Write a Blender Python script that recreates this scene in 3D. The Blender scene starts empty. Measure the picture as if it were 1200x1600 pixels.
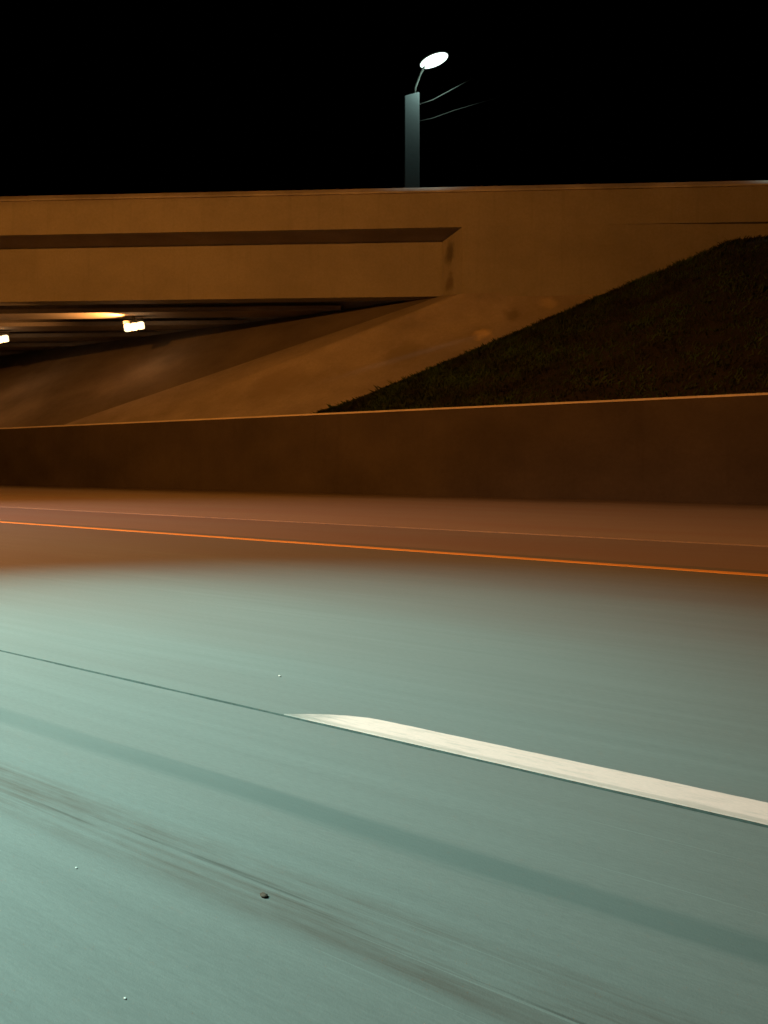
import bpy, bmesh, math, random
import numpy as np
from mathutils import Vector, Matrix

random.seed(7)
rng = np.random.default_rng(7)
S = bpy.context.scene
C = S.collection

# ------------------------------------------------------------------ camera, night sky, exposure
cam_d = bpy.data.cameras.new('camera')
cam = bpy.data.objects.new('camera', cam_d); C.objects.link(cam)
cam.location = (0, 0, 1.0)
cam.rotation_euler = (math.radians(90), 0, 0)
cam_d.lens = 27.0; cam_d.sensor_width = 36.0
cam_d.shift_y = -73 / 1600
cam_d.clip_start = 0.05; cam_d.clip_end = 2000
S.camera = cam

W = bpy.data.worlds.new('World'); S.world = W; W.use_nodes = True
wn = W.node_tree.nodes; wl = W.node_tree.links
sky = wn.new('ShaderNodeTexSky'); sky.sky_type = 'NISHITA'; sky.sun_disc = False
sky.sun_elevation = math.radians(-8); sky.sun_rotation = math.radians(200)
wl.new(sky.outputs[0], wn['Background'].inputs[0])
wn['Background'].inputs[1].default_value = 0.05

vs = S.view_settings
vs.view_transform = 'Standard'; vs.look = 'None'; vs.exposure = 0; vs.gamma = 1
vs.use_curve_mapping = False
S.cycles.use_denoising = True
S.cycles.max_bounces = 6

LED = (0.52, 1.0, 0.91)
LED_BRIDGE = (0.72, 1.0, 0.92)
SODIUM = (1.0, 0.335, 0.045)
P_LED_ROAD = 13500
P_SODIUM = 16500
P_BRIDGE = 3600

# ------------------------------------------------------------------ helpers
# road frame: local x runs along the carriageway, local y is the distance across it from the car
ROAD_ROT = math.atan2(-0.5417, 0.8406)
N = Vector((0.5417, 0.8406, 0)); D = Vector((-0.8406, 0.5417, 0))
def R(off, t, z=0.0):
    p = N * off + D * t
    return Vector((p.x, p.y, z))

# bridge frame: local x along the bridge, local y into its depth
BR_ROT = -math.atan(0.0583)
BR_LOC = Vector((0, 33, 0))
BU = Vector((math.cos(BR_ROT), math.sin(BR_ROT), 0)); BV = Vector((-math.sin(BR_ROT), math.cos(BR_ROT), 0))
def B(u, v, z=0.0):
    p = BR_LOC + BU * u + BV * v
    return Vector((p.x, p.y, z))

def mesh_obj(name, verts, faces, mat, parent=None, smooth=False):
    me = bpy.data.meshes.new(name)
    me.from_pydata([tuple(v) for v in verts], [], faces)
    me.validate(); me.update()
    o = bpy.data.objects.new(name, me); C.objects.link(o)
    if mat: me.materials.append(mat)
    if smooth:
        for p in me.polygons: p.use_smooth = True
    if parent: o.parent = parent
    return o

def bm_obj(name, bm, mat, parent=None, smooth=False):
    bmesh.ops.recalc_face_normals(bm, faces=bm.faces)
    me = bpy.data.meshes.new(name); bm.to_mesh(me); bm.free()
    o = bpy.data.objects.new(name, me); C.objects.link(o)
    if mat: me.materials.append(mat)
    if smooth:
        for p in me.polygons: p.use_smooth = True
    if parent: o.parent = parent
    return o

def box_bm(x0, x1, y0, y1, z0, z1, bevel=0.0, seg=2):
    bm = bmesh.new()
    bmesh.ops.create_cube(bm, size=1)
    for v in bm.verts:
        v.co = Vector(((x0 + x1) / 2 + v.co.x * (x1 - x0), (y0 + y1) / 2 + v.co.y * (y1 - y0), (z0 + z1) / 2 + v.co.z * (z1 - z0)))
    if bevel:
        bmesh.ops.bevel(bm, geom=bm.edges[:], offset=bevel, segments=seg, affect='EDGES', profile=0.6)
    return bm

def prism_bm(profile, x0, x1, nx=1):
    """extrude a (y, z) outline along x"""
    bm = bmesh.new()
    rings = []
    for i in range(nx + 1):
        x = x0 + (x1 - x0) * i / nx
        rings.append([bm.verts.new((x, y, z)) for y, z in profile])
    n = len(profile)
    for a, b in zip(rings, rings[1:]):
        for k in range(n):
            bm.faces.new((a[k], a[(k + 1) % n], b[(k + 1) % n], b[k]))
    bm.faces.new(rings[0]); bm.faces.new(rings[-1][::-1])
    return bm

def tube_bm(pts, radii, seg=12):
    bm = bmesh.new(); rings = []
    for i, p in enumerate(pts):
        p = Vector(p)
        t = (Vector(pts[min(i + 1, len(pts) - 1)]) - Vector(pts[max(i - 1, 0)])).normalized()
        up = Vector((0, 1, 0)) if abs(t.y) < 0.9 else Vector((1, 0, 0))
        a = t.cross(up).normalized(); b = t.cross(a)
        r = radii[i] if hasattr(radii, '__len__') else radii
        rings.append([bm.verts.new(p + (a * math.cos(2 * math.pi * k / seg) + b * math.sin(2 * math.pi * k / seg)) * r) for k in range(seg)])
    for q, w in zip(rings, rings[1:]):
        for k in range(seg):
            bm.faces.new((q[k], q[(k + 1) % seg], w[(k + 1) % seg], w[k]))
    bm.faces.new(rings[0]); bm.faces.new(rings[-1][::-1])
    return bm

def tag(o, label=None, cat=None, group=None, kind=None):
    if label: o['label'] = label
    if cat: o['category'] = cat
    if group: o['group'] = group
    if kind: o['kind'] = kind
    return o

def empty(name, loc=(0, 0, 0), rz=0.0):
    o = bpy.data.objects.new(name, None); C.objects.link(o)
    o.location = loc; o.rotation_euler = (0, 0, rz); o.empty_display_size = 0.3
    return o

def copy_tree(o, parent=None):
    c = o.copy(); C.objects.link(c); c.parent = parent
    for ch in list(o.children): copy_tree(ch, c)
    return c

# ------------------------------------------------------------------ materials
class NT:
    def __init__(s, name):
        s.m = bpy.data.materials.new(name); s.m.use_nodes = True
        s.n = s.m.node_tree.nodes; s.l = s.m.node_tree.links
        s.b = s.n['Principled BSDF']
        s.co = s.n.new('ShaderNodeTexCoord').outputs['Object']
    def set(s, sock, v):
        if hasattr(v, 'is_linked') or hasattr(v, 'links'): s.l.new(v, sock)
        else: sock.default_value = v
    def mapping(s, scale=(1, 1, 1), loc=(0, 0, 0), rot=(0, 0, 0), vec=None):
        q = s.n.new('ShaderNodeMapping'); s.l.new(vec or s.co, q.inputs[0])
        q.inputs['Scale'].default_value = scale; q.inputs['Location'].default_value = loc; q.inputs['Rotation'].default_value = rot
        return q.outputs[0]
    def noise(s, vec, scale, detail=4, rough=0.55, dist=0.0):
        q = s.n.new('ShaderNodeTexNoise'); s.l.new(vec, q.inputs['Vector'])
        q.inputs['Scale'].default_value = scale; q.inputs['Detail'].default_value = detail
        q.inputs['Roughness'].default_value = rough; q.inputs['Distortion'].default_value = dist
        return q.outputs['Fac']
    def ramp(s, fac, stops, interp='LINEAR'):
        q = s.n.new('ShaderNodeValToRGB'); s.l.new(fac, q.inputs[0]); cr = q.color_ramp; cr.interpolation = interp
        while len(cr.elements) < len(stops): cr.elements.new(0.5)
        for e, (p, c) in zip(cr.elements, stops):
            e.position = p; e.color = (c, c, c, 1) if not hasattr(c, '__len__') else (*c, 1)
        return q.outputs[0]
    def mix(s, fac, a, b, mode='MIX'):
        q = s.n.new('ShaderNodeMix'); q.data_type = 'RGBA'; q.blend_type = mode
        s.set(q.inputs[0], fac)
        for sock, v in ((q.inputs[6], a), (q.inputs[7], b)):
            if hasattr(v, '__len__') and not hasattr(v, 'links'): v = (*v, 1) if len(v) == 3 else v
            s.set(sock, v)
        return q.outputs[2]
    def math(s, op, a, b=0.0, c=None, clamp=False):
        q = s.n.new('ShaderNodeMath'); q.operation = op; q.use_clamp = clamp
        s.set(q.inputs[0], a); s.set(q.inputs[1], b)
        if c is not None: s.set(q.inputs[2], c)
        return q.outputs[0]
    def xyz(s, vec=None):
        q = s.n.new('ShaderNodeSeparateXYZ'); s.l.new(vec or s.co, q.inputs[0]); return q.outputs
    def band(s, val, centre, half, soft):
        """1 inside |val-centre| < half, fading over soft"""
        d = s.math('ABSOLUTE', s.math('SUBTRACT', val, centre))
        q = s.n.new('ShaderNodeMapRange'); q.interpolation_type = 'SMOOTHSTEP'
        s.l.new(d, q.inputs[0]); q.inputs[1].default_value = half; q.inputs[2].default_value = half + soft
        q.inputs[3].default_value = 1; q.inputs[4].default_value = 0
        return q.outputs[0]
    def bump(s, h, strength=0.2, dist=0.02):
        q = s.n.new('ShaderNodeBump'); q.inputs['Strength'].default_value = strength; q.inputs['Distance'].default_value = dist
        s.l.new(h, q.inputs['Height']); s.l.new(q.outputs[0], s.b.inputs['Normal'])
    def out(s, col, rough=0.8, spec=0.3):
        s.set(s.b.inputs['Base Color'], col if hasattr(col, 'links') else (*col, 1))
        s.set(s.b.inputs['Roughness'], rough); s.b.inputs['Specular IOR Level'].default_value = spec
        return s.m

def m_concrete(name, base, var=0.25, streak=True, patch=None):
    t = NT(name)
    big = t.noise(t.mapping((1, 1, 1.3)), 0.35, 5, 0.6)
    col = t.mix(t.ramp(big, [(0.3, 0.0), (0.7, 1.0)]), [c * (1 - var) for c in base], [min(1, c * (1 + var * 0.6)) for c in base])
    fine = t.noise(t.co, 9, 6, 0.7)
    col = t.mix(0.35, col, t.ramp(fine, [(0.25, 0.45), (0.75, 1.0)]), 'MULTIPLY')
    if streak:
        st = t.noise(t.mapping((2.2, 2.2, 0.12)), 1.4, 4, 0.6)
        col = t.mix(t.ramp(st, [(0.55, 0.0), (0.8, 0.3)]), col, [c * 0.45 for c in base])
    if patch:
        for (px, py, pz), rad, c in patch:
            v = t.n.new('ShaderNodeVectorMath'); v.operation = 'DISTANCE'; t.l.new(t.co, v.inputs[0]); v.inputs[1].default_value = (px, py, pz)
            wob = t.math('MULTIPLY_ADD', t.noise(t.co, 2.6, 3), rad * 1.1, v.outputs['Value'])
            f = t.n.new('ShaderNodeMapRange'); f.interpolation_type = 'SMOOTHSTEP'; t.l.new(wob, f.inputs[0])
            f.inputs[1].default_value = rad * 0.9; f.inputs[2].default_value = rad * 1.7; f.inputs[3].default_value = 0.75; f.inputs[4].default_value = 0
            col = t.mix(f.outputs[0], col, c)
    t.bump(t.noise(t.co, 22, 5, 0.7), 0.25, 0.01)
    return t.out(col, 0.85, 0.2)

def m_asphalt(name, base, tracks=True, edge_dark=None):
    t = NT(name)
    x, y, z = t.xyz()
    streaks = t.noise(t.mapping((0.22, 7, 1)), 2.2, 6, 0.62)
    col = t.mix(t.ramp(streaks, [(0.3, 0.0), (0.72, 1.0)]), [c * 0.90 for c in base], [c * 1.06 for c in base])
    broad = t.noise(t.mapping((0.12, 0.7, 1)), 1.1, 3, 0.5)
    col = t.mix(t.ramp(broad, [(0.35, 0.0), (0.65, 0.7)]), col, (base[0] * 0.94, base[1] * 0.82, base[2] * 0.80))
    grit = t.noise(t.mapping((26, 150, 26)), 1.0, 3, 0.7)
    col = t.mix(0.35, col, t.ramp(grit, [(0.3, 0.62), (0.7, 1.0)]), 'MULTIPLY')
    if tracks:
        wob = t.math('MULTIPLY', t.math('SUBTRACT', t.noise(t.mapping((0.5, 0.02, 1)), 1.0, 2), 0.5), 0.05)
        yy = t.math('ADD', y, wob)
        raw = t.noise(t.mapping((0.45, 26, 1)), 1.6, 5, 0.65)
        wear = t.noise(t.mapping((0.55, 0.6, 1), (3.1, 0, 0)), 0.9, 3)
        # polished, oily wheel track
        b1 = t.math('MULTIPLY', t.band(t.math('ADD', yy, t.math('MULTIPLY', t.math('SUBTRACT', raw, 0.5), 0.07)), 1.752, 0.022, 0.055), t.ramp(wear, [(0.3, 0.4), (0.6, 0.95)]))
        col = t.mix(t.math('MULTIPLY', b1, 0.75), col, (base[0] * 0.50, base[1] * 0.60, base[2] * 0.60))
        # older scuffed track with rusty rubber marks
        b2 = t.math('MULTIPLY', t.band(yy, 1.372, 0.07, 0.06), t.math('MULTIPLY', t.ramp(raw, [(0.36, 0.15), (0.6, 1.0)]), t.ramp(t.noise(t.mapping((1.3, 6, 1), (5, 0, 0)), 1.0, 5, 0.7), [(0.35, 0.25), (0.6, 1.0)])))
        col = t.mix(t.math('MULTIPLY', b2, 0.85), col, (base[0] * 0.56, base[1] * 0.42, base[2] * 0.38))
        b3 = t.math('MULTIPLY', t.band(yy, 1.372, 0.02, 0.03), t.ramp(t.noise(t.mapping((0.9, 40, 1), (0, 7, 0)), 1.3, 4), [(0.57, 0.0), (0.70, 0.55)]))
        col = t.mix(b3, col, (base[0] * 0.25, base[1] * 0.2, base[2] * 0.18))
        # fine scratches left along the lane
        sc = t.ramp(t.noise(t.mapping((0.7, 95, 1), (1, 3, 0)), 1.0, 2, 0.5), [(0.70, 0.0), (0.76, 0.35)])
        col = t.mix(sc, col, [c * 1.35 for c in base])
    if edge_dark:  # darkens gradually towards the wall foot, along a noisy border
        yd = t.math('ADD', y, t.math('MULTIPLY', t.math('SUBTRACT', t.noise(t.mapping((0.25, 1.2, 1)), 1.2, 6, 0.7), 0.5), 4.0))
        q = t.n.new('ShaderNodeMapRange'); q.interpolation_type = 'SMOOTHSTEP'; t.l.new(yd, q.inputs[0])
        q.inputs[1].default_value = edge_dark[0]; q.inputs[2].default_value = edge_dark[1]; q.inputs[3].default_value = 0; q.inputs[4].default_value = 0.85
        col = t.mix(q.outputs[0], col, (0.07, 0.055, 0.042))
    h = t.math('ADD', t.noise(t.co, 160, 3, 0.7), t.math('MULTIPLY', t.noise(t.mapping((3, 30, 3)), 3, 4), 0.6))
    t.bump(h, 0.22, 0.004)
    return t.out(col, 0.72, 0.35)

def m_paint(name, base, worn, lip=None):
    t = NT(name)
    wear = t.noise(t.mapping((3.0, 22, 3)), 2.0, 6, 0.7)
    col = t.mix(t.ramp(wear, [(0.50, 0.0), (0.78, 0.75)]), base, worn)
    fine = t.noise(t.mapping((30, 60, 30)), 2, 4, 0.7)
    if lip:
        yy = t.math('ADD', t.xyz()[1], t.math('MULTIPLY', t.noise(t.mapping((2.5, 1, 1)), 2, 4), 0.02))
        col = t.mix(t.math('MULTIPLY', t.band(yy, lip, 0.018, 0.012), 0.6), col, worn)
        # the start of the dash is worn through to the asphalt
        q = t.n.new('ShaderNodeMapRange'); q.interpolation_type = 'SMOOTHSTEP'
        t.l.new(t.math('ADD', t.xyz()[0], t.math('MULTIPLY', t.noise(t.mapping((6, 40, 6)), 1.5, 5, 0.7), 0.5)), q.inputs[0])
        q.inputs[1].default_value = -1.82; q.inputs[2].default_value = -1.42; q.inputs[3].default_value = 0.9; q.inputs[4].default_value = 0
        col = t.mix(q.outputs[0], col, (0.21, 0.22, 0.21))
    col = t.mix(0.3, col, t.ramp(fine, [(0.3, 0.7), (0.7, 1.0)]), 'MULTIPLY')
    t.bump(fine, 0.2, 0.003)
    return t.out(col, 0.6, 0.4)

def m_simple(name, base, rough=0.5, metal=0.0, nscale=6, var=0.3):
    t = NT(name)
    f = t.noise(t.co, nscale, 5, 0.65)
    col = t.mix(t.ramp(f, [(0.3, 0.0), (0.7, 1.0)]), [c * (1 - var) for c in base], [min(1, c * (1 + var)) for c in base])
    t.b.inputs['Metallic'].default_value = metal
    t.bump(f, 0.1, 0.01)
    return t.out(col, rough, 0.4)

def m_emit(name, col, strength):
    t = NT(name)
    f = t.noise(t.co, 5, 2)
    t.out(col, 0.4)
    t.b.inputs['Emission Color'].default_value = (*col, 1)
    t.l.new(t.math('MULTIPLY', t.ramp(f, [(0.2, 0.9), (0.8, 1.0)]), strength), t.b.inputs['Emission Strength'])
    return t.m

M = {}
M['asphalt'] = m_asphalt('asphalt', (0.195, 0.218, 0.212))
M['shoulder'] = m_asphalt('shoulder_asphalt', (0.27, 0.25, 0.235), tracks=False)
M['verge'] = m_asphalt('verge_asphalt', (0.37, 0.33, 0.28), tracks=False, edge_dark=(18.0, 23.0))
M['ground'] = m_simple('ground_soil', (0.06, 0.05, 0.04), 0.95, 0, 0.8)
M['white_paint'] = m_paint('white_road_paint', (0.90, 0.64, 0.585), (0.50, 0.40, 0.36), 2.375)
M['yellow_paint'] = m_paint('yellow_road_paint', (0.95, 0.52, 0.14), (0.6, 0.38, 0.18))
M['sealant'] = m_simple('bitumen_sealant', (0.05, 0.075, 0.07), 0.95, 0, 30)
M['kerb'] = m_concrete('edge_strip_concrete', (0.36, 0.31, 0.26), 0.2, False)
M['concrete'] = m_concrete('bridge_concrete', (0.29, 0.28, 0.24), 0.14)
M['concrete_dark'] = m_concrete('soffit_concrete', (0.30, 0.27, 0.24), 0.25)
M['coping'] = m_concrete('coping_concrete', (0.42, 0.41, 0.39), 0.45, False)
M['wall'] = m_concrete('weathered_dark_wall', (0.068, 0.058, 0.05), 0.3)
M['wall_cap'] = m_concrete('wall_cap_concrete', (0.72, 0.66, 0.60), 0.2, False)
M['apron'] = m_concrete('apron_concrete', (0.34, 0.31, 0.28), 0.3, False)
M['slope'] = m_concrete('shaded_slope_paving', (0.17, 0.15, 0.13), 0.3, False)  # the bridge's shadow on the paving is put into this darker colour
M['soil'] = m_simple('embankment_soil', (0.018, 0.015, 0.009), 0.95, 0, 1.2, 0.5)
M['steel'] = m_simple('galvanised_steel', (0.36, 0.38, 0.38), 0.55, 0.3, 3, 0.15)
M['dark_metal'] = m_simple('dark_housing', (0.07, 0.07, 0.07), 0.5, 0.4, 4)
M['led'] = m_emit('led_lens', (0.80, 1.0, 0.92), 2.2)
M['sodium_lens'] = m_emit('sodium_lens', (1.0, 0.74, 0.40), 2.6)
M['pole_paint'] = m_simple('grey_green_pole_paint', (0.010, 0.0125, 0.0125), 0.95, 0.0, 2, 0.1)
M['pole_paint'].node_tree.nodes['Principled BSDF'].inputs['Specular IOR Level'].default_value = 0.05
M['dark_arm'] = m_simple('dark_arm_paint', (0.006, 0.007, 0.006), 0.9, 0.0, 3)
M['dark_arm'].node_tree.nodes['Principled BSDF'].inputs['Specular IOR Level'].default_value = 0.05
M['stone'] = m_simple('dark_stone', (0.10, 0.07, 0.055), 0.9, 0, 40, 0.4)
M['chip'] = m_simple('white_chip', (0.8, 0.8, 0.78), 0.3, 0, 40, 0.1)
def m_grass():
    t = NT('grass_blades')
    f = t.noise(t.co, 0.7, 4)
    g = t.noise(t.co, 14, 2)
    col = t.mix(t.ramp(f, [(0.35, 0.0), (0.65, 1.0)]), (0.013, 0.012, 0.006), (0.030, 0.066, 0.010))
    col = t.mix(t.ramp(g, [(0.5, 0.0), (0.8, 0.6)]), col, (0.036, 0.032, 0.012))
    return t.out(col, 0.7, 0.2)
M['grass'] = m_grass()

# ------------------------------------------------------------------ the setting: ground and carriageway
def sheet(name, x0, x1, y0, y1, z, mat, parent=None, nx=1):
    vs_ = []; fs = []
    for i in range(nx + 1):
        x = x0 + (x1 - x0) * i / nx
        vs_ += [(x, y0, z), (x, y1, z)]
    for i in range(nx): fs.append((2 * i, 2 * i + 2, 2 * i + 3, 2 * i + 1))
    return mesh_obj(name, vs_, fs, mat, parent)

tag(mesh_obj('ground', [(-900, -900, -0.05), (900, -900, -0.05), (900, 900, -0.05), (-900, 900, -0.05)], [(0, 1, 2, 3)], M['ground']), kind='structure')

road = sheet('road', -160, 160, -4.6, 8.05, 0.0, M['asphalt']); road.rotation_euler.z = ROAD_ROT
tag(road, kind='structure')
shoulder = sheet('shoulder', -160, 160, 8.054, 10.5, -0.004, M['shoulder']); shoulder.rotation_euler.z = ROAD_ROT
tag(shoulder, kind='structure')
verge = sheet('verge', -160, 160, 10.62, 22.5, -0.02, M['verge']); verge.rotation_euler.z = ROAD_ROT
tag(verge, kind='structure')
# concrete edge strip between shoulder and verge
ks = bm_obj('edge_strip', prism_bm([(10.5, -0.05), (10.62, -0.05), (10.62, 0.008), (10.60, 0.012), (10.52, 0.012), (10.5, 0.008)], -160, 160), M['kerb'], shoulder)

def ribbon(name, x0, x1, y0, y1, z, h, mat, parent, nx, jag, taper0=0.0):
    """a thin raised strip of paint or sealant with slightly uneven long edges"""
    bm = bmesh.new(); rows = []
    for i in range(nx + 1):
        x = x0 + (x1 - x0) * i / nx
        k = 1.0 if not taper0 else 1.0 - (1.0 - max(0.03, min(1.0, (x - x0) / taper0))) ** 2
        j0, j1 = random.uniform(-jag, jag), random.uniform(-jag, jag)
        ya, yb = y1 - (y1 - y0) * k + j0, y1 + j1
        if taper0: ya, yb = y0 + j0, y0 + (y1 - y0) * k + j1
        rows.append([bm.verts.new((x, ya, z)), bm.verts.new((x, ya + 0.004, z + h)), bm.verts.new((x, yb - 0.004, z + h)), bm.verts.new((x, yb, z))])
    for a, b in zip(rows, rows[1:]):
        for k in range(3): bm.faces.new((a[k], b[k], b[k + 1], a[k + 1]))
    bm.faces.new(rows[0][::-1]); bm.faces.new(rows[-1])
    return bm_obj(name, bm, mat, parent)

# local x of a road pixel: the dash starts at world (-0.42, 3.17) and runs past the right of the picture
XL = lambda wx, wy: wx * 0.8406 - wy * 0.5417
dash0 = XL(-0.424, 3.18) + 0.08
ribbon('lane_dash', dash0, dash0 + 6.2, 2.362, 2.517, 0.0005, 0.006, M['white_paint'], road, 160, 0.0016, taper0=0.40)
ribbon('lane_dash', dash0 - 9.0 - 6.2, dash0 - 9.0, 2.362, 2.517, 0.0005, 0.006, M['white_paint'], road, 60, 0.0016)
ribbon('road_joint', -60, 60, 2.352, 2.366, 0.0005, 0.0035, M['sealant'], road, 700, 0.002)
ribbon('edge_line', -140, 140, 7.66, 7.79, 0.0005, 0.005, M['yellow_paint'], road, 500, 0.003)

# ------------------------------------------------------------------ long dark wall beyond the verge
wall = empty('roadside_wall', (0, 0, 0), ROAD_ROT)
tag(wall, 'long dark brown concrete wall with pale thin top edge below the grassy bank', 'wall')
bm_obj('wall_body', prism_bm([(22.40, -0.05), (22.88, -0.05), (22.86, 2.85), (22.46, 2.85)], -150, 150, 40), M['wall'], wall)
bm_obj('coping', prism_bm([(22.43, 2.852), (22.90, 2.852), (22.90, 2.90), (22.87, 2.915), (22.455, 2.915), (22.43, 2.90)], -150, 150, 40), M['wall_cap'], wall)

# ------------------------------------------------------------------ slope under the bridge, apron and grassed embankment
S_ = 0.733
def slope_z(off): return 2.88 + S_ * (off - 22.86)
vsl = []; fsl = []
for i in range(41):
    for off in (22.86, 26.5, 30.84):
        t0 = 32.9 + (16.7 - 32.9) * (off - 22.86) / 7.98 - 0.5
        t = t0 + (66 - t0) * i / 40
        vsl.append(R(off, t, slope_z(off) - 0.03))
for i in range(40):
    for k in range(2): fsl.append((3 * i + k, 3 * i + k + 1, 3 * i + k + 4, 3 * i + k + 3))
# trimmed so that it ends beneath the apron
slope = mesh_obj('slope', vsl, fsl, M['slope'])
tag(slope, kind='structure')

def wall_at(px):        # point on the back of the wall's coping in the direction of a picture column
    k = (px - 600) / 1200
    Y = 22.88 / (0.8406 + 0.5417 * k)
    return Vector((k * Y, Y, 2.84))
Cc = Vector((2.62, 34.95, 8.72))
Sp = Vector((-15.4, 36.8, 2.93))
G0 = wall_at(500); G0.z = 2.90
G1 = Vector((9.75, 32.20, 8.50))
G2 = Vector((14.45, 32.00, 10.50))
G3 = Vector((17.0, 31.90, 10.75))
G4 = Vector((30, 31.15, 10.95))
G5 = Vector((62, 29.25, 11.0))
def bezmesh(rows, wob=0.0):
    v = []; f = []; nr = len(rows); nc = len(rows[0])
    for r in rows:
        for p in r: v.append(p + Vector((0, 0, random.uniform(-wob, wob))))
    for i in range(nr - 1):
        for j in range(nc - 1): f.append((i * nc + j, i * nc + j + 1, (i + 1) * nc + j + 1, (i + 1) * nc + j))
    return v, f
# apron: ruled between its lower-left edge (S..wall..G0) and its upper edge (C..G1)
lower = [Sp.lerp(G0, k / 24) for k in range(25)]
Wc = Vector((3.25, 32.72, 8.30))
upper = [Cc.lerp(Wc, k / 8) if k <= 8 else Wc.lerp(G1 + Vector((0.4, 0.5, 0.1)), (k - 8) / 16) for k in range(25)]
rows = []
for i in range(17):
    rows.append([lower[k].lerp(upper[k], i / 16) for k in range(25)])
v, f = bezmesh(rows, 0.012)
M['apron'] = m_concrete('apron_concrete', (0.34, 0.31, 0.28), 0.3, False, patch=[((0.8, 31.6, 5.6), 1.1, (0.21, 0.19, 0.16)), ((5.4, 32.0, 7.5), 0.55, (0.17, 0.15, 0.13)), ((6.9, 32.2, 8.0), 0.5, (0.46, 0.38, 0.27)), ((-4.5, 32.6, 4.4), 1.3, (0.25, 0.22, 0.19)), ((4.0, 31.4, 6.5), 0.5, (0.66, 0.52, 0.30))])
apron = mesh_obj('slope_apron', v, f, M['apron'], None, True)
tag(apron, kind='structure')

# grass bank
top_line = [G0, G0.lerp(G1, 0.33), G0.lerp(G1, 0.66), G1, G1.lerp(G2, 0.5), G2, G3, G4, G5]
def resample(pts, n):
    L = [0]
    for a, b in zip(pts, pts[1:]): L.append(L[-1] + (b - a).length)
    o = []
    for i in range(n):
        s = L[-1] * (i / (n - 1))
        k = max(j for j in range(len(pts) - 1) if L[j] <= s + 1e-9)
        o.append(pts[k].lerp(pts[k + 1], (s - L[k]) / (L[k + 1] - L[k])))
    return o
tl = resample(top_line, 90)
bl = []
for p in tl:
    off = p.x * N.x + p.y * N.y
    q = p - N * (off - 22.89); q.z = 2.80
    bl.append(q)
rows = []
for i in range(15):
    k = i / 14
    rows.append([bl[j].lerp(tl[j], k) + Vector((0, 0, 0.06 - 0.22 * k + 0.12 * math.sin(math.pi * k))) for j in range(90)])
v, f = bezmesh(rows, 0.05)
bank = mesh_obj('embankment', v, f, M['soil'], None, True)
tag(bank, kind='structure')
# blades
gv = []; gf = []
NB = 70000
jj = (rng.random(NB) ** 1.3) * 60; ii = rng.random(NB)
for b in range(NB):
    j = int(jj[b]); fr = jj[b] - j; k = ii[b]
    if b % 14 == 0: k = 1.0 - 0.03 * rng.random()      # ragged upper edge
    lo = bl[j].lerp(bl[j + 1], fr); hi = tl[j].lerp(tl[j + 1], fr)
    p = lo.lerp(hi, k); p = p + Vector((0, 0, 0.04 - 0.22 * k + 0.12 * math.sin(math.pi * k)))
    h = random.uniform(0.06, 0.17) * (1.25 if k > 0.96 else 1.0); a = random.uniform(0, math.pi)
    w = random.uniform(0.012, 0.03)
    dx, dy = math.cos(a) * w, math.sin(a) * w
    lx, ly = random.gauss(0, 0.08), random.gauss(-0.02, 0.08)
    n0 = len(gv)
    gv += [(p.x - dx, p.y - dy, p.z), (p.x + dx, p.y + dy, p.z), (p.x + lx * 0.4 + dx * 0.7, p.y + ly * 0.4 + dy * 0.7, p.z + h * 0.6), (p.x + lx, p.y + ly, p.z + h)]
    gf += [(n0, n0 + 1, n0 + 2), (n0, n0 + 2, n0 + 3)]
for c in range(280):      # taller weeds, most of them along the upper edge
    jx = rng.random() ** 1.2 * 58; j = int(jx); fr = jx - j
    k = 1.0 - 0.05 * rng.random() if c < 110 else rng.random()
    p0 = bl[j].lerp(bl[j + 1], fr).lerp(tl[j].lerp(tl[j + 1], fr), k) + Vector((0, 0, 0.02 - 0.22 * k + 0.12 * math.sin(math.pi * k)))
    hh = random.uniform(0.10, 0.28)
    for q in range(random.randint(10, 26)):
        p = p0 + Vector((random.gauss(0, 0.10), random.gauss(0, 0.10), 0)); a = random.uniform(0, math.pi); w = random.uniform(0.012, 0.028)
        dx, dy = math.cos(a) * w, math.sin(a) * w; lx, ly = random.gauss(0, 0.13), random.gauss(0, 0.1); h = hh * random.uniform(0.5, 1.1); n0 = len(gv)
        gv += [(p.x - dx, p.y - dy, p.z - 0.03), (p.x + dx, p.y + dy, p.z - 0.03), (p.x + lx * 0.4 + dx * 0.7, p.y + ly * 0.4 + dy * 0.7, p.z + h * 0.6), (p.x + lx, p.y + ly, p.z + h)]
        gf += [(n0, n0 + 1, n0 + 2), (n0, n0 + 2, n0 + 3)]
gr = mesh_obj('grass', gv, gf, M['grass'])
tag(gr, 'short dark grass covering the embankment beside the bridge', 'grass', kind='stuff')

# ------------------------------------------------------------------ overpass bridge
bridge = empty('overpass_bridge', BR_LOC, BR_ROT)
tag(bridge, 'concrete overpass with plain parapet and deep girders crossing the whole picture', 'bridge')
XA, XB = -75.0, 62.0
ZT, ZC, ZF, ZG = 12.96, 12.70, 11.175, 8.69
bm_obj('parapet', prism_bm([(0.0, ZF), (0.30, ZF), (0.34, ZC - 0.05), (0.04, ZC - 0.05)], XA, XB, 30), M['concrete'], bridge)
bm_obj('coping', prism_bm([(0.02, ZC), (0.40, ZC), (0.40, ZT - .03), (0.37, ZT), (0.17, ZT), (0.02, ZC + .07)], XA, XB, 30), M['coping'], bridge)
bm_obj('bedding_course', prism_bm([(0.10, ZC - 0.049), (0.33, ZC - 0.049), (0.33, ZC - 0.001), (0.10, ZC - 0.001)], XA, XB, 30), M['concrete_dark'], bridge)
bm_obj('deck', prism_bm([(0.303, ZF + .04), (21.7, ZF + .04), (21.7, ZF + .45), (0.303, ZF + .45)], XA, XB, 20), M['concrete_dark'], bridge)
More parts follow.
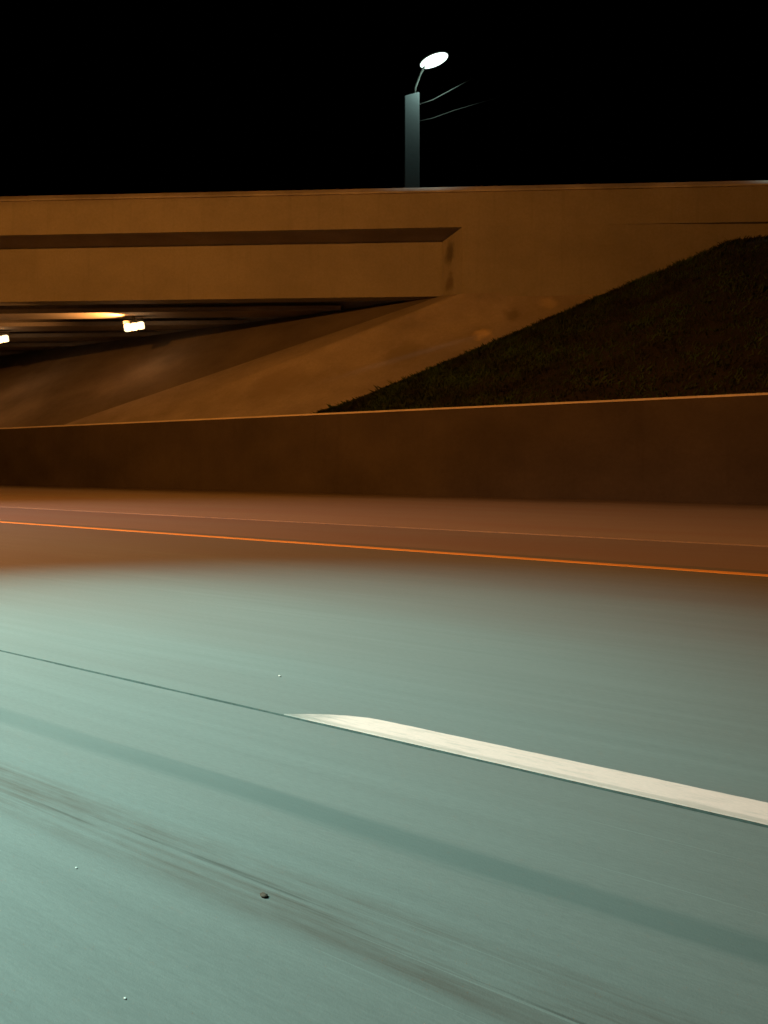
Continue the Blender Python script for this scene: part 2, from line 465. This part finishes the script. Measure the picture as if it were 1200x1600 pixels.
bm_obj('parapet', prism_bm([(21.703, ZF), (22.0, ZF), (22.0, ZT), (21.703, ZT)], XA, XB, 20), M['concrete'], bridge)
gd = None
for k in range(6):
    v0 = 2.1 + 3.5 * k
    prof = [(v0, ZG), (v0 + 0.80, ZG), (v0 + 0.80, ZG + 0.22), (v0 + 0.52, ZG + 0.40), (v0 + 0.52, ZF - 0.25), (v0 + 0.75, ZF + 0.037), (v0, ZF + 0.037)]
    if k: prof = [(v0 - 0.75, ZG), (v0 + 0.80, ZG), (v0 + 0.80, ZG + 0.22), (v0 + 0.52, ZG + 0.40), (v0 + 0.52, ZF - 0.25), (v0 + 0.75, ZF + 0.037), (v0 + 0.05, ZF + 0.037), (v0 + 0.28, ZF - 0.25), (v0 + 0.28, ZG + 0.40), (v0 - 0.75, ZG + 0.22)]
    # each girder runs to the skewed abutment line
    end = 3.0 - (v0 - 2.1) * 1.55
    bm_obj('girder', prism_bm(prof, XA, end, 12), M['concrete'] if k == 0 else M['concrete_dark'], bridge)
# skewed abutment behind the slope top
bm = bmesh.new()
base = [(2.9, 2.35), (-31.8, 22), (6, 22), (6, 2.35)]
lo = [bm.verts.new((x, y, 5.0)) for x, y in base]; hi = [bm.verts.new((x, y, ZF + 0.036)) for x, y in base]
for k in range(4): bm.faces.new((lo[k], lo[(k + 1) % 4], hi[(k + 1) % 4], hi[k]))
bm.faces.new(lo[::-1]); bm.faces.new(hi)
bm_obj('abutment', bm, M['concrete_dark'], bridge)
# wing wall: oblique left end comes forward from the girder face to the parapet face
bm = bmesh.new()
base = [(2.55, 2.06), (3.35, 0.004), (9.6, 0.004), (18.0, 0.36), (60, 0.36), (60, 2.3), (3.2, 2.3)]
lo = [bm.verts.new((x, y, 4.0)) for x, y in base]; hi = [bm.verts.new((x, y, ZF - 0.001)) for x, y in base]
n = len(base)
for k in range(n): bm.faces.new((lo[k], lo[(k + 1) % n], hi[(k + 1) % n], hi[k]))
bm.faces.new(lo[::-1]); bm.faces.new(hi)
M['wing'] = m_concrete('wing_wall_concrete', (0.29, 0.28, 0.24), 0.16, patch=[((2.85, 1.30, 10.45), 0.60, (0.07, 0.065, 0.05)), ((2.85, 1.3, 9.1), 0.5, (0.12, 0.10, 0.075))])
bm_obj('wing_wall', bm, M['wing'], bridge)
# ------------------------------------------------------------------ street lamps with a white disc head
def build_lamp():
    root = empty('street_lamp')
    H = 6.06     # height of pole above its base
    bm = box_bm(-0.34, 0.34, -0.26, 0.26, 0.0, H)
    for v in bm.verts:
        if v.co.z > H - 0.01: v.co.z += 0.09 * v.co.x / 0.34; v.co.x *= 0.97
    bmesh.ops.bevel(bm, geom=bm.edges[:], offset=0.035, segments=3, affect='EDGES')
    bm_obj('pole', bm, M['pole_paint'], root)
    bm_obj('base_plate', box_bm(-0.5, 0.5, -0.5, 0.5, -0.02, 0.06, 0.02), M['steel'], root)
    hx, hy, hz = 0.93, -0.9, H + 1.10
    bm_obj('arm', tube_bm([(0.10, 0, H - 0.05), (0.16, -0.1, H + 0.35), (0.34, -0.4, H + 0.72), (0.62, -0.8, hz + 0.02)], [0.06, 0.055, 0.05, 0.05]), M['dark_arm'], root, True)
    # head: shallow dome with a flat glowing disc beneath, rolled up to the right
    a, roll = 0.62, math.radians(17)
    mat = Matrix.Translation((hx, hy, hz)) @ Matrix.Rotation(-roll, 4, 'Y') @ Matrix.Rotation(math.radians(3), 4, 'X')
    bm = bmesh.new(); rings = []
    for (r, z) in ((a * 1.03, 0.0), (a * 1.04, 0.05), (a * 0.95, 0.10), (a * 0.6, 0.17), (a * 0.25, 0.20)):
        rings.append([bm.verts.new(mat @ Vector((r * math.cos(2 * math.pi * k / 40), r * math.sin(2 * math.pi * k / 40), z))) for k in range(40)])
    for p, q in zip(rings, rings[1:]):
        for k in range(40): bm.faces.new((p[k], p[(k + 1) % 40], q[(k + 1) % 40], q[k]))
    bm.faces.new(rings[-1])
    hd = bm_obj('lamp_head', bm, M['dark_metal'], root, True)
    bm = bmesh.new(); rings = []
    for (r, z) in ((a, 0.0), (a * 0.94, -0.015), (a * 0.7, -0.025), (a * 0.3, -0.03)):
        rings.append([bm.verts.new(mat @ Vector((r * math.cos(2 * math.pi * k / 40), r * math.sin(2 * math.pi * k / 40), z))) for k in range(40)])
    for p, q in zip(rings, rings[1:]):
        for k in range(40): bm.faces.new((p[k], p[(k + 1) % 40], q[(k + 1) % 40], q[k]))
    bm.faces.new(rings[-1])
    bm_obj('lens', bm, M['led'], hd, True)
    # two slim stays reaching out to the right
    bm_obj('stay', tube_bm([(0.34, 0, H - 1.1), (0.9, 0, H - 0.98), (1.9, 0, H - 0.62), (3.9, 0.1, H + 0.02)], [0.022, 0.02, 0.018, 0.012], 8), M['dark_arm'], root, True)
    bm_obj('stay', tube_bm([(0.33, 0, H - 0.36), (0.9, 0, H - 0.18), (1.9, 0, H + 0.36), (2.7, 0.05, H + 0.82)], [0.024, 0.024, 0.022, 0.014], 8), M['dark_arm'], root, True)
    ld = bpy.data.lights.new('lamp_light', 'SPOT'); ld.energy = P_BRIDGE; ld.color = LED_BRIDGE; ld.shadow_soft_size = 0.3
    ld.spot_size = math.radians(116); ld.spot_blend = 0.12
    lo_ = bpy.data.objects.new('lamp_light', ld); C.objects.link(lo_); lo_.parent = root
    lo_.location = (hx, hy, hz - 0.2); lo_.rotation_euler.x = math.radians(45.3)
    return root
lamp = build_lamp()
zd = ZF + 0.45
lamp.location = B(1.14, 2.3, zd); lamp.scale = (1.04,) * 3
tag(lamp, 'thick grey lamp post with glowing white disc head above the overpass parapet', 'street lamp')
# the next lamp of the row stands on the bridge beyond the right of the picture
l2 = copy_tree(lamp); l2.location = B(19.0, 2.3, zd); l2.scale = (-1.04, 1.04, 1.04)
for ch in list(l2.children):
    if ch.name.startswith('stay'): bpy.data.objects.remove(ch)
tag(l2, 'grey lamp post with white disc head on the overpass, out of view to the right', 'street lamp')

# ------------------------------------------------------------------ flood lights hung below the girders
def build_flood():
    root = empty('flood_light')
    bm_obj('housing', box_bm(-0.54, 0.54, -0.10, 0.24, -0.02, 0.16, 0.03), M['dark_metal'], root)
    for k in range(3):
        o = bm_obj('lens', box_bm(-0.52 + 0.35 * k, -0.18 + 0.35 * k, -0.16, 0.10, -0.40, -0.021, 0.10, 4), M['sodium_lens'], root, True)
    bm_obj('bracket', box_bm(-0.08, 0.08, 0.0, 0.1, 0.155, 0.36, 0.01), M['dark_metal'], root)
    ld = bpy.data.lights.new('flood_source', 'SPOT'); ld.energy = 8500; ld.color = (1.0, 0.40, 0.10)
    ld.spot_size = math.radians(80); ld.spot_blend = 1.0; ld.shadow_soft_size = 0.1
    lo_ = bpy.data.objects.new('flood_source', ld); C.objects.link(lo_); lo_.parent = root
    lo_.location = (0.05, -0.34, 0.0); lo_.rotation_euler = Vector((-1, -0.03, 0.10)).to_track_quat('-Z', 'Y').to_euler()
    ld = bpy.data.lights.new('flood_wash', 'POINT'); ld.energy = 30; ld.color = (1.0, 0.50, 0.20); ld.shadow_soft_size = 0.15
    lo_ = bpy.data.objects.new('flood_wash', ld); C.objects.link(lo_); lo_.parent = root
    lo_.location = (0, -0.05, -0.62)
    return root
fl = build_flood()
def place_flood(o, x, y):
    o.location = (x, y, ZG - 0.34); o.rotation_euler = (0, math.radians(-9), BR_ROT)
place_flood(fl, -12.9, 39.6)
tag(fl, 'bright white flood light under the overpass, the one fully in view', 'flood light', 'flood lights under the overpass')
f2 = copy_tree(fl); place_flood(f2, -21.9, 43.7)
tag(f2, 'bright white flood light under the overpass, cut by the left picture edge', 'flood light', 'flood lights under the overpass')

# ------------------------------------------------------------------ highway lamps on the near verge, out of the picture, that light the road
def build_highway_lamp(name, off, t, H, reach, aim, power, col, size, blend, lens, added_light_shield=False):
    root = empty(name, R(off, t, -0.05), ROAD_ROT)
    bm_obj('pole', tube_bm([(0, 0, 0), (0, 0, H * 0.5), (0, 0, H - 0.6), (0, 0.25, H - 0.1), (0, 0.8, H + 0.1), (0, reach, H + 0.15)], [0.14, 0.11, 0.085, 0.075, 0.06, 0.05]), M['steel'], root, True)
    hd = bm_obj('lamp_head', box_bm(-0.18, 0.18, reach - 0.1, reach + 0.7, H + 0.05, H + 0.24, 0.05), M['dark_metal'], root)
    bm_obj('lens', box_bm(-0.13, 0.13, reach, reach + 0.6, H + 0.02, H + 0.048, 0.008), lens, hd)
    if added_light_shield:   # added oversized shield, keeps the sodium light off the bridge lamp pole
        bm_obj('added_light_shield', box_bm(-1.6, 1.6, reach + 1.2, reach + 1.23, H + 0.012, H + 0.24), M['dark_metal'], hd)
        bm_obj('added_light_shield', box_bm(-1.6, 1.6, reach - 0.1, reach + 1.19, H + 0.245, H + 0.26), M['dark_metal'], hd)
    ld = bpy.data.lights.new('lamp_light', 'SPOT'); ld.energy = power; ld.color = col
    ld.spot_size = math.radians(size); ld.spot_blend = blend; ld.shadow_soft_size = 0.03
    lo_ = bpy.data.objects.new('lamp_light', ld); C.objects.link(lo_); lo_.parent = root
    src = Vector((0, reach + 0.3, H - 0.05)); lo_.location = src
    wsrc = root.location + Matrix.Rotation(ROAD_ROT, 3, 'Z') @ src
    dirn = Matrix.Rotation(-ROAD_ROT, 3, 'Z') @ (Vector(aim) - wsrc)
    lo_.rotation_euler = dirn.to_track_quat('-Z', 'Y').to_euler()
    return root
hl = build_highway_lamp('highway_lamp', -5.0, 8.0, 9.0, 2.4, (-2.7, 3.42, 0), P_LED_ROAD, LED, 48, 1.0, M['led'])
tag(hl, 'tall cool white highway lamp on the near verge, out of view beside the road', 'highway lamp')
h2 = build_highway_lamp('highway_lamp', -5.0, 26.0, 9.0, 2.4, (-13, 13.0, 0), 7000, (0.90, 0.88, 1.0), 68, 1.0, M['led'])
tag(h2, 'second cool white highway lamp farther along the near verge, out of view', 'highway lamp')
hs = build_highway_lamp('highway_lamp', -6.0, 16.0, 11.5, 2.0, (-7, 24, 4), P_SODIUM, SODIUM, 165, 0.5, M['sodium_lens'], True)
tag(hs, 'tall orange sodium highway lamp on the near verge, out of view beside the road', 'highway lamp')

# ------------------------------------------------------------------ small debris on the road
def stone(name, wx, wy, r, mat, label):
    bm = bmesh.new(); bmesh.ops.create_icosphere(bm, subdivisions=2, radius=r)
    for v in bm.verts:
        v.co *= random.uniform(0.8, 1.15); v.co.z *= 0.55; v.co.x *= 1.5
    o = bm_obj(name, bm, mat); o.location = (wx, wy, r * 0.45 + 0.001); o.rotation_euler.z = ROAD_ROT
    tag(o, label, 'stone')
gx = lambda px, py: ((px - 600) / (py - 727), 1200 / (py - 727))
for px, py, r, mt, lb in ((412, 1401, 0.007, 'stone', 'small dark stone lying in the scuffed wheel track'),
                          (119, 1357, 0.0024, 'chip', 'tiny white chip on the road near the left edge'),
                          (195, 1561, 0.0022, 'chip', 'tiny white chip on the road at the bottom left'),
                          (437, 1057, 0.005, 'chip', 'tiny white chip on the road above the lane dash tip')):
    wx, wy = gx(px, py)
    stone('stone', wx, wy, r, M[mt], lb)
